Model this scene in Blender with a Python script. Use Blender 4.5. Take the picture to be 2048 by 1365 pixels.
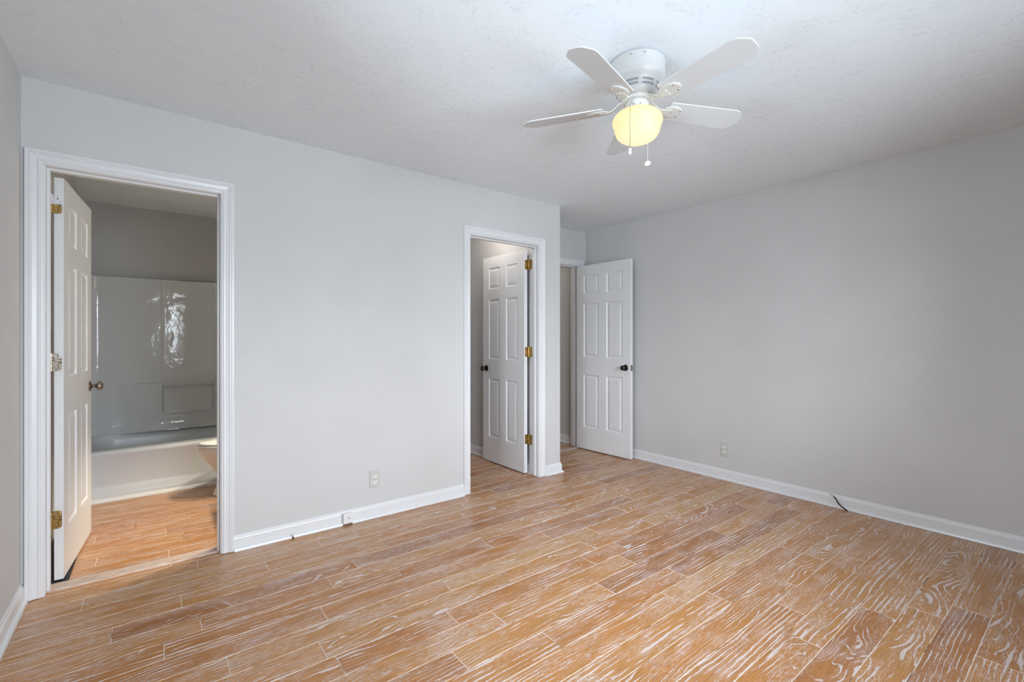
import bpy, bmesh, math, random
from mathutils import Vector, Matrix
random.seed(7)
for o in list(bpy.data.objects): bpy.data.objects.remove(o)
S = bpy.context.scene
COL = S.collection
PI = math.pi

# ------------------------------------------------------------------ camera
H = 1.22                      # eye height
cam = bpy.data.cameras.new('camera'); camo = bpy.data.objects.new('camera', cam); COL.objects.link(camo)
camo.location = (0, 0, H)
yaw = math.atan2(928.0, 1195.0)          # angle between the view axis and +Y
camo.rotation_euler = (PI / 2, 0, -yaw)
cam.sensor_fit = 'HORIZONTAL'; cam.sensor_width = 36.0
cam.lens = 36.0 * 928.0 / 2048.0
cam.shift_y = -3.5 / 2048.0
cam.clip_start = 0.02
S.camera = camo

# ------------------------------------------------------------------ exposure
S.view_settings.view_transform = 'Standard'
S.view_settings.look = 'None'
S.view_settings.gamma = 1.0
S.view_settings.use_curve_mapping = False
S.view_settings.exposure = 0.19
S.cycles.use_denoising = True
S.cycles.use_adaptive_sampling = True
S.cycles.adaptive_threshold = 0.02
S.cycles.max_bounces = 9
S.cycles.diffuse_bounces = 7
S.cycles.glossy_bounces = 4
S.cycles.transparent_max_bounces = 12
S.cycles.sample_clamp_indirect = 8.0
S.cycles.caustics_reflective = False
S.cycles.caustics_refractive = False

SKY = 26.0        # sky radiance
GND = 16.0         # ground / garden radiance
FAN_W = 0.72       # globe emission
BATH_W = 74.0
CLOSET_W = 5.5
HALL_FILL_W = 3.0

# ------------------------------------------------------------------ world (overcast sky above, garden below)
w = bpy.data.worlds.new('sky'); S.world = w; w.use_nodes = True
nt = w.node_tree; nt.nodes.clear()
tc = nt.nodes.new('ShaderNodeTexCoord'); sx = nt.nodes.new('ShaderNodeSeparateXYZ')
rp = nt.nodes.new('ShaderNodeValToRGB'); bg = nt.nodes.new('ShaderNodeBackground'); ow = nt.nodes.new('ShaderNodeOutputWorld')
mr = nt.nodes.new('ShaderNodeMapRange'); mr.inputs[1].default_value = -1; mr.inputs[2].default_value = 1
nt.links.new(tc.outputs['Generated'], sx.inputs[0]); nt.links.new(sx.outputs[2], mr.inputs[0]); nt.links.new(mr.outputs[0], rp.inputs[0])
els = rp.color_ramp.elements
g = GND / SKY
els[0].position = 0.0; els[0].color = (g * .83, g * .94, g * 1.04, 1)
els[1].position = 1.0; els[1].color = (.82, .92, 1.05, 1)
e = els.new(0.495); e.color = (g * .83, g * .94, g * 1.04, 1)
e = els.new(0.555); e.color = (.86, .94, 1.03, 1)
nt.links.new(rp.outputs[0], bg.inputs[0]); bg.inputs[1].default_value = SKY
nt.links.new(bg.outputs[0], ow.inputs[0])

# windows in the rear wall (behind the camera): X range, Z range
WINS = [(0.30, 1.40, 0.80, 2.04), (1.52, 2.52, 0.80, 2.04)]
RY = -1.12
for (a, b, c, d) in WINS:
    L = bpy.data.lights.new('window_portal', 'AREA'); L.shape = 'RECTANGLE'; L.size = b - a; L.size_y = d - c
    L.cycles.is_portal = True
    lo = bpy.data.objects.new('window_portal', L); COL.objects.link(lo)
    lo.location = ((a + b) / 2, RY - 0.02, (c + d) / 2); lo.rotation_euler = (PI / 2, 0, 0)   # faces +Y
# one window in the left wall, just outside the frame: Y range, Z range
LWIN = (0.70, 1.45, 0.90, 2.00); LX = -0.478
L = bpy.data.lights.new('window_portal', 'AREA'); L.shape = 'RECTANGLE'; L.size = LWIN[3] - LWIN[2]; L.size_y = LWIN[1] - LWIN[0]
L.cycles.is_portal = True
lo = bpy.data.objects.new('window_portal', L); COL.objects.link(lo)
lo.location = (LX - 0.02, (LWIN[0] + LWIN[1]) / 2, (LWIN[2] + LWIN[3]) / 2); lo.rotation_euler = (0, -PI / 2, 0)   # faces +X

# ------------------------------------------------------------------ materials
class NT:
    def __init__(s, name):
        s.m = bpy.data.materials.new(name); s.m.use_nodes = True
        s.t = s.m.node_tree; s.t.nodes.clear()
        s.out = s.n('ShaderNodeOutputMaterial')
    def n(s, kind, **kw):
        x = s.t.nodes.new(kind)
        for k, v in kw.items(): setattr(x, k, v)
        return x
    def put(s, sock, v):
        if isinstance(v, bpy.types.NodeSocket): s.t.links.new(v, sock)
        elif v is not None:
            if hasattr(sock.default_value, '__len__') and not hasattr(v, '__len__'): v = [v] * len(sock.default_value)
            if hasattr(v, '__len__') and hasattr(sock.default_value, '__len__') and len(sock.default_value) == 4 and len(v) == 3: v = list(v) + [1]
            sock.default_value = v
    def math(s, op, a, b=None, c=None, clamp=False):
        x = s.n('ShaderNodeMath', operation=op, use_clamp=clamp)
        s.put(x.inputs[0], a)
        if b is not None: s.put(x.inputs[1], b)
        if c is not None: s.put(x.inputs[2], c)
        return x.outputs[0]
    def ss(s, v, lo, hi, a=0.0, b=1.0):
        x = s.n('ShaderNodeMapRange', interpolation_type='SMOOTHSTEP')
        s.put(x.inputs[0], v); s.put(x.inputs[1], lo); s.put(x.inputs[2], hi); s.put(x.inputs[3], a); s.put(x.inputs[4], b)
        return x.outputs[0]
    def mix(s, f, a, b, blend='MIX'):
        x = s.n('ShaderNodeMix', data_type='RGBA', blend_type=blend)
        s.put(x.inputs[0], f); s.put(x.inputs[6], a); s.put(x.inputs[7], b)
        return x.outputs[2]
    def noise(s, v, scale=5, detail=2, rough=.5, dist=0, dims='3D'):
        x = s.n('ShaderNodeTexNoise', noise_dimensions=dims)
        s.put(x.inputs['Vector'], v); s.put(x.inputs['Scale'], scale); s.put(x.inputs['Detail'], detail)
        s.put(x.inputs['Roughness'], rough); s.put(x.inputs['Distortion'], dist)
        return x.outputs['Fac']
    def xyz(s, a, b, c):
        x = s.n('ShaderNodeCombineXYZ'); s.put(x.inputs[0], a); s.put(x.inputs[1], b); s.put(x.inputs[2], c); return x.outputs[0]
    def bump(s, h, strength=.3, dist=.002, normal=None):
        x = s.n('ShaderNodeBump'); s.put(x.inputs['Strength'], strength); s.put(x.inputs['Distance'], dist); s.put(x.inputs['Height'], h)
        if normal is not None: s.put(x.inputs['Normal'], normal)
        return x.outputs[0]
    def bsdf(s, color, rough=.5, metal=0, normal=None, coat=0, coat_rough=.1, spec=.5, em=None, emst=0):
        x = s.n('ShaderNodeBsdfPrincipled')
        s.put(x.inputs['Base Color'], color); s.put(x.inputs['Roughness'], rough); s.put(x.inputs['Metallic'], metal)
        s.put(x.inputs['Specular IOR Level'], spec)
        s.put(x.inputs['Coat Weight'], coat); s.put(x.inputs['Coat Roughness'], coat_rough)
        if normal is not None: s.put(x.inputs['Normal'], normal)
        if em is not None: s.put(x.inputs['Emission Color'], em); s.put(x.inputs['Emission Strength'], emst)
        s.t.links.new(x.outputs[0], s.out.inputs[0])
        return x
    def pos(s):
        return s.n('ShaderNodeTexCoord').outputs['Object']

def paint(name, col, rough=.6, bscale=260, bstr=.08, spec=.35):
    a = NT(name); p = a.pos()
    n1 = a.noise(p, bscale, 3); n2 = a.noise(p, 3.0, 2)
    c = a.mix(a.ss(n2, .3, .7), [x * .985 for x in col], [min(1, x * 1.015) for x in col])
    a.bsdf(c, rough, normal=a.bump(n1, bstr, .0008), spec=spec)
    return a.m

M = {}
WALL = (.585, .583, .577)
M['wall'] = paint('wall_paint', WALL, .62)
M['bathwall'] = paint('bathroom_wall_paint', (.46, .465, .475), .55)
M['trim'] = paint('white_trim_paint', (.72, .725, .735), .32, 60, .012, .5)
M['door'] = paint('white_door_paint', (.755, .76, .765), .38, 90, .05, .45)

# ceiling: stomped / brushed drywall texture
a = NT('ceiling_texture'); p = a.pos()
n0 = a.noise(p, 9, 2, .5, .6)
n1 = a.noise(p, 60, 2, .5, 2.2)
n2 = a.noise(p, 38, 2, .5, 1.2)
ridge = a.ss(a.math('ABSOLUTE', a.math('SUBTRACT', n1, .5)), .0, .030, 1, 0)
mask = a.math('MULTIPLY', a.ss(n0, .46, .60), a.ss(n2, .50, .58))
hh = a.math('ADD', a.math('MULTIPLY', ridge, mask), a.math('MULTIPLY', a.noise(p, 150, 2), .22))
a.bsdf((.80, .852, .89), .85, normal=a.bump(hh, .65, .0023), spec=.2)
M['ceiling'] = a.m

# limed oak planks ------------------------------------------------------------
def floor_mat():
    a = NT('limed_oak_planks')
    at = a.n('ShaderNodeAttribute', attribute_name='plank'); col = at.outputs['Color']
    sc = a.n('ShaderNodeSeparateColor'); a.put(sc.inputs[0], col)
    r1, r2, r3 = sc.outputs[0], sc.outputs[1], sc.outputs[2]
    p = a.pos(); sp = a.n('ShaderNodeSeparateXYZ'); a.put(sp.inputs[0], p)
    X, Y = sp.outputs[0], sp.outputs[1]
    ox = a.math('MULTIPLY', r1, 37.0); oy = a.math('MULTIPLY', r2, 23.0)
    x = a.math('ADD', X, ox); y = a.math('ADD', Y, oy)
    # growth-ring field: across the grain + slow warps; some boards flat-sawn (strong warp), some straight
    warp = a.noise(a.xyz(a.math('MULTIPLY', x, 1.9), a.math('MULTIPLY', y, 6.5), r3), 1.0, 1.8, .45, .3)
    warp2 = a.noise(a.xyz(a.math('MULTIPLY', x, 11.0), a.math('MULTIPLY', y, 36.0), r3), 1.0, 3, .6)
    flatsawn = a.math('MULTIPLY', a.ss(r3, .22, .85), a.ss(X, -.2, 2.6, .55, 1.0))     # livelier figure in the boards laid to the right
    amp = a.math('MULTIPLY_ADD', flatsawn, 15.0, 2.0)
    freq = a.math('MULTIPLY_ADD', r1, 30.0, 36.0)
    f = a.math('ADD', a.math('MULTIPLY', y, freq), a.math('MULTIPLY', warp, amp))
    f = a.math('ADD', f, a.math('MULTIPLY', warp2, .75))
    tri = a.math('ABSOLUTE', a.math('SUBTRACT', a.math('FRACT', f), .5))       # 0 on a ring line
    thick = a.noise(a.xyz(a.math('MULTIPLY', x, 4.0), a.math('MULTIPLY', y, 20.0), r2), 1.0, 2, .5)
    wdt = a.math('MULTIPLY', a.ss(thick, .40, .74, .07, .30), a.ss(X, -.3, 2.4, .95, 1.05))
    line = a.ss(tri, a.math('MULTIPLY', wdt, .45), wdt, 1, 0)
    brk = a.noise(a.xyz(a.math('MULTIPLY', x, 5.0), a.math('MULTIPLY', y, 20.0), r1), 1.0, 4, .6)
    line = a.math('MULTIPLY', line, a.math('MAXIMUM', a.ss(brk, .42, .52), a.ss(warp2, .60, .66, 0, .8)))
    # fine pores filled with white
    pore = a.noise(a.xyz(a.math('MULTIPLY', x, 34.0), a.math('MULTIPLY', y, 520.0), r3), 1.0, 3, .62)
    pmask = a.noise(a.xyz(a.math('MULTIPLY', x, 3.2), a.math('MULTIPLY', y, 13.0), r2), 1.0, 3, .55, .4)
    pores = a.math('MULTIPLY', a.ss(pore, .52, .62), a.ss(pmask, .40, .60))
    # broken crumbs of lime along wide lines
    crumb = a.noise(a.xyz(a.math('MULTIPLY', X, 180.0), a.math('MULTIPLY', Y, 420.0), 0), 1.0, 3, .65)
    line = a.math('MULTIPLY', line, a.ss(crumb, .40, .54, .25, 1))
    # hazy residue
    haze = a.ss(a.noise(a.xyz(a.math('MULTIPLY', x, 4.5), a.math('MULTIPLY', y, 11.0), r1), 1.0, 3, .6), .53, .80, 0, .46)
    haze = a.math('MULTIPLY', haze, a.ss(crumb, .35, .6, .5, 1))
    # scratches across the boards
    s1 = a.noise(a.xyz(a.math('MULTIPLY', a.math('ADD', X, a.math('MULTIPLY', Y, .5)), 60.0), a.math('MULTIPLY', Y, 3.0), 0.3), 1.0, 1, .5, .3)
    scr = a.math('MULTIPLY', a.ss(a.math('ABSOLUTE', a.math('SUBTRACT', s1, .5)), 0, .012, 1, 0), a.ss(a.noise(p, 2.3, 2), .60, .66, 0, .6))
    # board colour
    rmp = a.n('ShaderNodeValToRGB'); a.put(rmp.inputs[0], r2); e = rmp.color_ramp.elements
    e[0].position = 0; e[0].color = (.30, .120, .040, 1); e[1].position = 1; e[1].color = (.53, .310, .120, 1)
    k = e.new(.25); k.color = (.42, .175, .052, 1)
    k = e.new(.55); k.color = (.48, .222, .066, 1)
    k = e.new(.90); k.color = (.50, .255, .086, 1)
    tone = a.noise(a.xyz(a.math('MULTIPLY', x, 2.5), a.math('MULTIPLY', y, 9.0), r3), 1.0, 3, .55)
    c = a.mix(a.ss(tone, .3, .72), rmp.outputs[0], a.mix(.5, rmp.outputs[0], (.56, .24, .06)))
    fine = a.noise(a.xyz(a.math('MULTIPLY', x, 12.0), a.math('MULTIPLY', y, 210.0), r1), 1.0, 3, .6)
    c = a.mix(a.ss(fine, .35, .7, 0, .45), c, (.25, .10, .032))
    dark = a.ss(a.math('ABSOLUTE', a.math('SUBTRACT', tri, a.math('ADD', wdt, .04))), 0, .09, .28, 0)
    c = a.mix(dark, c, (.22, .095, .04))
    # knots
    vo = a.n('ShaderNodeTexVoronoi'); a.put(vo.inputs['Vector'], a.xyz(a.math('MULTIPLY', x, 1.0), a.math('MULTIPLY', y, 2.2), 0)); a.put(vo.inputs['Scale'], 1.7)
    kn = a.ss(vo.outputs['Distance'], .012, .035, .75, 0)
    c = a.mix(kn, c, (.12, .055, .03))
    white = a.math('MAXIMUM', a.math('MAXIMUM', line, a.math('MULTIPLY', pores, .66)), a.math('MAXIMUM', haze, scr))
    c = a.mix(a.math('MULTIPLY', white, .90), c, (.74, .70, .71))
    rough = a.ss(white, 0, 1, .30, .55)
    hgt = a.math('ADD', a.math('MULTIPLY', a.noise(a.xyz(a.math('MULTIPLY', X, 3.0), a.math('MULTIPLY', Y, 14.0), 0), 1.0, 2), .9), a.math('MULTIPLY', white, -.10))
    a.bsdf(c, rough, normal=a.bump(hgt, .5, .0035), spec=.45)
    return a.m
M['floor'] = floor_mat()
def flat(name, col, rough=.5, metal=0, **k):
    a = NT(name); p = a.pos()
    n = a.noise(p, 30, 2)
    c = a.mix(a.ss(n, .3, .7), [x * .99 for x in col], [min(1, x * 1.01) for x in col])
    a.bsdf(c, rough, metal, **k); return a.m
a = NT('seam_filler'); p = a.pos()
n = a.noise(p, 5, 3, .6)
c = a.mix(a.ss(n, .36, .46), (.20, .11, .06), (.74, .65, .56))
a.bsdf(c, .7); M['seam'] = a.m
# limed threshold wood
a = NT('limed_threshold'); p = a.pos(); sp = a.n('ShaderNodeSeparateXYZ'); a.put(sp.inputs[0], p)
g = a.noise(a.xyz(a.math('MULTIPLY', sp.outputs[0], 14.0), a.math('MULTIPLY', sp.outputs[1], 330.0), 0), 1, 3, .6)
a.bsdf(a.mix(a.ss(g, .38, .62), (.42, .27, .19), (.66, .58, .54)), .5); M['threshold'] = a.m
M['jambdark'] = flat('unpainted_jamb', (.22, .17, .12), .8)
# metals
def brass(name, paintmask=None, silver=False):
    a = NT(name); p = a.pos()
    n = a.noise(p, 160, 3, .6, .4); n2 = a.noise(p, 45, 2)
    base = (.55, .36, .11) if not silver else (.50, .47, .40)
    c = a.mix(a.ss(n, .45, .62), base, (.16, .09, .04))
    c = a.mix(a.ss(n2, .5, .7, 0, .6), c, (.80, .62, .28) if not silver else (.72, .72, .70))
    metal = .85
    if paintmask:
        sp = a.n('ShaderNodeSeparateXYZ'); a.put(sp.inputs[0], p)
        z = a.math('ADD', sp.outputs[2], a.math('MULTIPLY', a.noise(p, 70, 2), .03))
        f = a.ss(z, paintmask - .004, paintmask + .004)
        f = a.math('MULTIPLY', f, a.ss(a.noise(p, 260, 2), .33, .42))
        c = a.mix(f, c, (.74, .75, .80)); metal = a.math('MULTIPLY', a.math('SUBTRACT', 1.0, f), .85)
    a.bsdf(c, .32, metal); return a.m
M['brass'] = brass('worn_brass'); M['brass_painted'] = brass('brass_with_paint', 0.014); M['tarnished'] = brass('tarnished_nickel', silver=True)
M['bronze'] = flat('antique_bronze', (.075, .055, .045), .22, .9)
M['nickel'] = flat('antique_nickel', (.30, .26, .225), .20, .95)
M['hole'] = flat('screw_hole', (.012, .010, .009), .6)
M['steel'] = flat('steel', (.62, .62, .60), .25, .95)
M['fanwhite'] = flat('fan_white_enamel', (.60, .598, .59), .4)
M['blade'] = flat('fan_blade_white', (.60, .61, .62), .45)
M['vent'] = flat('motor_vent', (.30, .30, .31), .6)
M['chain'] = flat('chain_brass', (.33, .27, .15), .35, .8)
M['dust'] = flat('dust', (.42, .39, .35), .95)
M['plate'] = flat('outlet_ivory', (.53, .54, .50), .4)
M['recept'] = flat('receptacle_white', (.76, .76, .74), .35)
M['boxwhite'] = flat('jack_box_white', (.74, .74, .74), .4)
M['black'] = flat('plain_black', (.014, .014, .016), .45)
M['cable'] = flat('black_cable', (.010, .010, .012), .75)
# glazed acrylic with a gentle wave (the way moulded tub walls ripple)
a = NT('moulded_acrylic'); p = a.pos()
a.bsdf((.56, .58, .60), .07, normal=a.bump(a.math('ADD', a.noise(p, 6, 2, .5, .3), a.math('MULTIPLY', a.noise(p, 34, 2), .16)), .10, .03), spec=.5)
M['acrylic'] = a.m
M['tub'] = flat('tub_enamel', (.58, .615, .655), .28)
M['china'] = flat('white_china', (.80, .81, .82), .10)
# light glass of the fan
a = NT('opal_glass_lit')
lw = a.n('ShaderNodeTexCoord'); sp = a.n('ShaderNodeSeparateXYZ'); a.put(sp.inputs[0], lw.outputs['Object'])
f = a.ss(sp.outputs[2], 2.085, 2.15, 1, 0)                       # the bulb sits near the bottom of the bowl
ec = a.mix(f, (1.0, .83, .38), (1.0, .93, .58))
a.bsdf((.26, .24, .17), .5, em=ec, emst=FAN_W); M['globe'] = a.m
a = NT('lit_glass_shade'); a.bsdf((.8, .8, .78), .3, em=(1, .88, .70), emst=15.0); M['litshade'] = a.m
a = NT('lit_bulb'); a.bsdf((.9, .85, .7), .3, em=(1, .8, .5), emst=4.0); M['bulb'] = a.m
# window glass: clear pane
a = NT('window_glass'); tr = a.n('ShaderNodeBsdfTransparent'); gl = a.n('ShaderNodeBsdfGlossy'); gl.inputs['Roughness'].default_value = .02
fr = a.n('ShaderNodeFresnel'); mx = a.n('ShaderNodeMixShader')
a.put(mx.inputs[0], fr.outputs[0]); a.t.links.new(tr.outputs[0], mx.inputs[1]); a.t.links.new(gl.outputs[0], mx.inputs[2]); a.t.links.new(mx.outputs[0], a.out.inputs[0])
M['glass'] = a.m

# ------------------------------------------------------------------ mesh helpers
def obj(name, bm, mats, parent=None, smooth=False, bevel=0, seg=2):
    me = bpy.data.meshes.new(name)
    bmesh.ops.recalc_face_normals(bm, faces=bm.faces)
    bm.to_mesh(me); bm.free()
    o = bpy.data.objects.new(name, me); COL.objects.link(o)
    if not isinstance(mats, (list, tuple)): mats = [mats]
    for m in mats: me.materials.append(m)
    if smooth:
        for f in me.polygons: f.use_smooth = True
    if parent is not None: o.parent = parent
    if bevel:
        b = o.modifiers.new('bevel', 'BEVEL'); b.width = bevel; b.segments = seg; b.limit_method = 'ANGLE'; b.angle_limit = math.radians(40)
    return o
def tag(o, label=None, cat=None, group=None, kind=None):
    if label: o['label'] = label
    if cat: o['category'] = cat
    if group: o['group'] = group
    if kind: o['kind'] = kind
    return o
def empty(name, loc, rz=0):
    o = bpy.data.objects.new(name, None); COL.objects.link(o); o.location = loc; o.rotation_euler = (0, 0, rz); o.empty_display_size = .05
    return o
def box(bm, x0, x1, y0, y1, z0, z1, mi=0):
    vs = [bm.verts.new((x, y, z)) for x in (x0, x1) for y in (y0, y1) for z in (z0, z1)]
    for q in ((0, 1, 3, 2), (4, 6, 7, 5), (0, 4, 5, 1), (2, 3, 7, 6), (0, 2, 6, 4), (1, 5, 7, 3)):
        f = bm.faces.new([vs[i] for i in q]); f.material_index = mi
def lathe(bm, prof, center=(0, 0, 0), axis='Z', n=40, mi=0, cap=True):
    rings = []
    for r, h in prof:
        ring = []
        for i in range(n):
            t = 2 * PI * i / n; c, s = r * math.cos(t), r * math.sin(t)
            v = {'Z': (c, s, h), 'Y': (c, h, s), 'X': (h, c, s)}[axis]
            ring.append(bm.verts.new((center[0] + v[0], center[1] + v[1], center[2] + v[2])))
        rings.append(ring)
    for a_, b_ in zip(rings, rings[1:]):
        for i in range(n):
            f = bm.faces.new((a_[i], a_[(i + 1) % n], b_[(i + 1) % n], b_[i])); f.material_index = mi
    if cap:
        for r_ in (rings[0], rings[-1]):
            f = bm.faces.new(r_); f.material_index = mi
def tube(bm, pts, r, n=10, mi=0):
    pts = [Vector(q) for q in pts]; rings = []
    for i, q in enumerate(pts):
        d = (pts[min(i + 1, len(pts) - 1)] - pts[max(i - 1, 0)]).normalized()
        up = Vector((0, 0, 1)) if abs(d.z) < .9 else Vector((1, 0, 0))
        u = d.cross(up).normalized(); v = d.cross(u).normalized()
        rr = r[i] if isinstance(r, (list, tuple)) else r
        rings.append([bm.verts.new(q + (u * math.cos(2 * PI * k / n) + v * math.sin(2 * PI * k / n)) * rr) for k in range(n)])
    for a_, b_ in zip(rings, rings[1:]):
        for k in range(n):
            f = bm.faces.new((a_[k], a_[(k + 1) % n], b_[(k + 1) % n], b_[k])); f.material_index = mi
    for r_ in (rings[0], rings[-1]):
        f = bm.faces.new(r_); f.material_index = mi
def loft(bm, loops, closed=True, cap0=True, cap1=True, mi=0):
    R = [[bm.verts.new(q) for q in l] for l in loops]
    n = len(R[0])
    for a_, b_ in zip(R, R[1:]):
        for i in range(n if closed else n - 1):
            f = bm.faces.new((a_[i], a_[(i + 1) % n], b_[(i + 1) % n], b_[i])); f.material_index = mi
    if cap0: bm.faces.new(R[0]).material_index = mi
    if cap1: bm.faces.new(R[-1]).material_index = mi
def rrect(cx, cy, hx, hy, r, z, n=8):
    out = []
    for (sx_, sy_, a0) in ((1, 1, 0), (-1, 1, PI / 2), (-1, -1, PI), (1, -1, 1.5 * PI)):
        for i in range(n + 1):
            t = a0 + (PI / 2) * i / n
            out.append((cx + sx_ * (hx - r) + r * math.cos(t), cy + sy_ * (hy - r) + r * math.sin(t), z))
    return out

# ------------------------------------------------------------------ room dimensions
XL, XR = -0.478, 3.93          # left wall, right wall
YA, TA = 3.091, 0.115          # wall with the two doors
XC = 2.958                     # its free corner
YE = 3.68                      # entry wall at the end of the alcove
HC = 2.44
BATH = (-0.398, 0.308); CLO = (1.985, 2.695); ENT = (3.060, 3.802); HEAD = 2.045; JT = .018

def struct(name, bm, m, label, cat, **k):
    return tag(obj(name, bm, m, **k), label, cat, kind='structure')

# floor -----------------------------------------------------------------------
P0, PW = 0.190, 0.1260
J = {0: [2.51], 1: [2.90], 3: [2.553], 4: [2.087, 3.56], 5: [2.28, 3.09], 6: [2.517, 2.928], 7: [2.118], 8: [1.934, 3.405],
     9: [1.283, 2.17, 3.62], 10: [1.755, 2.826], 11: [2.077, 3.41], 12: [.558, 1.04, 1.898, 2.186, 3.70], 13: [.531, 2.043, 2.61],
     14: [.227, 1.15, 2.22], 15: [.605, 1.935], 16: [1.03, 1.578, 2.90], 17: [.167, .706, 2.239], 18: [-.13, .871, 2.377],
     19: [.109, 1.096], 20: [.489, 1.697], 21: [.795, 1.013, 2.38], 22: [2.165], 23: [3.41], 24: [.078], 25: [-.24], 27: [.07]}
bm = bmesh.new(); lay = bm.faces.layers.float_color.new('plank')
rf = random.Random(21)
X0, X1 = -0.62, 5.0
for k in range(-11, 46):
    y0 = P0 + PW * k; y1 = y0 + PW
    js = sorted(J.get(k, []))
    if not js: js = [rf.uniform(.2, 1.0)]
    while js[0] > X0 + .25: js.insert(0, js[0] - rf.uniform(.75, 1.45))
    while js[-1] < X1 - .2: js.append(js[-1] + rf.uniform(.65, 1.4))
    full = [js[0]]
    for b_ in js[1:]:
        if b_ - full[-1] > 1.75: full.append(full[-1] + (b_ - full[-1]) * rf.uniform(.4, .6))
        full.append(b_)
    xs = [X0] + [q for q in full if X0 + .05 < q < X1 - .05] + [X1]
    for a_, b_ in zip(xs, xs[1:]):
        g = .0014; cc = (rf.random(), rf.random(), rf.random(), 1)
        q = [bm.verts.new(v) for v in ((a_ + g, y0 + g, 0), (b_ - g, y0 + g, 0), (b_ - g, y1 - g, 0), (a_ + g, y1 - g, 0))]
        f = bm.faces.new(q); f[lay] = cc
        lo_ = [bm.verts.new(v) for v in ((a_ + .0002, y0 + .0002, -.0016), (b_ - .0002, y0 + .0002, -.0016), (b_ - .0002, y1 - .0002, -.0016), (a_ + .0002, y1 - .0002, -.0016))]
        for i in range(4):
            s_ = bm.faces.new((q[i], lo_[i], lo_[(i + 1) % 4], q[(i + 1) % 4])); s_[lay] = cc; s_.material_index = 1
box(bm, X0, X1, P0 - 11 * PW, P0 + 46 * PW, -.05, -.0014, 1)
struct('floor', bm, [M['floor'], M['seam']], 'orange-brown limed oak plank floor with white-filled grain', 'floor')

# ceiling ---------------------------------------------------------------------
bm = bmesh.new(); box(bm, -.62, 5.0, -1.30, 6.0, HC, HC + .06)
struct('ceiling', bm, M['ceiling'], 'white stomp-textured ceiling of the bedroom', 'ceiling')

# walls -----------------------------------------------------------------------
bm = bmesh.new()
def wall_x(bm, x0, x1, y0, y1, opens, head=HEAD + JT, top=HC):
    """wall running along X with full-height door openings"""
    c = x0
    for (a_, b_) in opens:
        if a_ - JT > c: box(bm, c, a_ - JT, y0, y1, 0, top)
        box(bm, max(c, a_ - JT), b_ + JT, y0, y1, head, top); c = b_ + JT
    if x1 > c: box(bm, c, x1, y0, y1, 0, top)
wall_x(bm, XL, XC, YA, YA + TA, [BATH, CLO])
struct('wall_back', bm, M['wall'], 'light grey wall with the bathroom and closet doorways', 'wall')
bm = bmesh.new()
box(bm, XL - .12, XL, -1.24, LWIN[0], 0, HC); box(bm, XL - .12, XL, LWIN[1], 5.64, 0, HC)
box(bm, XL - .12, XL, LWIN[0], LWIN[1], 0, LWIN[2]); box(bm, XL - .12, XL, LWIN[0], LWIN[1], LWIN[3], HC)
struct('wall_left', bm, M['wall'], 'grey wall at the left edge beside the bathroom doorway', 'wall')
bm = bmesh.new(); box(bm, XR, XR + .12, -1.24, YE + TA, 0, HC)
struct('wall_right', bm, M['wall'], 'long grey wall on the right with an outlet and cable end', 'wall')
bm = bmesh.new(); box(bm, XC - .115, XC, YA + TA, YE, 0, HC)
struct('wall_alcove_side', bm, M['wall'], 'side wall of the entry alcove behind the corner', 'wall')
bm = bmesh.new(); wall_x(bm, XC - .115, XR, YE, YE + TA, [ENT])
struct('wall_alcove_back', bm, M['wall'], 'grey wall above the entry doorway in the alcove', 'wall')
bm = bmesh.new()
c = XL
for (a_, b_, z0, z1) in WINS:
    box(bm, c, a_, RY - .12, RY, 0, HC); box(bm, a_, b_, RY - .12, RY, 0, z0); box(bm, a_, b_, RY - .12, RY, z1, HC); c = b_
box(bm, c, XR, RY - .12, RY, 0, HC)
struct('wall_rear', bm, M['wall'], 'window wall behind the viewer', 'wall')
for i, (a_, b_, z0, z1) in enumerate(WINS):
    bm = bmesh.new()
    for (p0, p1, q0, q1) in ((a_, a_ + .04, z0, z1), (b_ - .04, b_, z0, z1), (a_ + .04, b_ - .04, z0, z0 + .04), (a_ + .04, b_ - .04, z1 - .04, z1), (a_ + .04, b_ - .04, (z0 + z1) / 2 - .02, (z0 + z1) / 2 + .02)):
        box(bm, p0, p1, RY - .09, RY - .05, q0, q1)
    wroot = struct('window_%d' % (i + 1), bm, M['trim'], ('white double-hung window nearer the left wall, behind the viewer', 'white double-hung window farther from the left wall, behind the viewer')[i], 'window')
    bm = bmesh.new(); box(bm, a_ + .04, b_ - .04, RY - .072, RY - .068, z0 + .04, z1 - .04)
    obj('pane', bm, M['glass'], wroot)
    bm = bmesh.new()
    prof_w = .06
    box(bm, a_ - prof_w, a_, RY, RY + .016, z0 - .06, z1 + prof_w); box(bm, b_, b_ + prof_w * .8, RY, RY + .016, z0 - .06, z1 + prof_w)
    box(bm, a_, b_, RY, RY + .016, z1, z1 + prof_w); box(bm, a_, b_, RY, RY + .016, z0 - .06, z0)
    obj('window_casing', bm, M['trim'], wroot)
bm = bmesh.new(); a_, b_, z0, z1 = LWIN
for (p0, p1, q0, q1) in ((a_, a_ + .04, z0, z1), (b_ - .04, b_, z0, z1), (a_ + .04, b_ - .04, z0, z0 + .04), (a_ + .04, b_ - .04, z1 - .04, z1), (a_ + .04, b_ - .04, (z0 + z1) / 2 - .02, (z0 + z1) / 2 + .02)):
    box(bm, XL - .09, XL - .05, p0, p1, q0, q1)
wroot = struct('window_3', bm, M['trim'], 'white double-hung window in the left wall, beside the viewer', 'window')
bm = bmesh.new(); box(bm, XL - .072, XL - .068, a_ + .04, b_ - .04, z0 + .04, z1 - .04); obj('pane', bm, M['glass'], wroot)
bm = bmesh.new()
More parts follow.
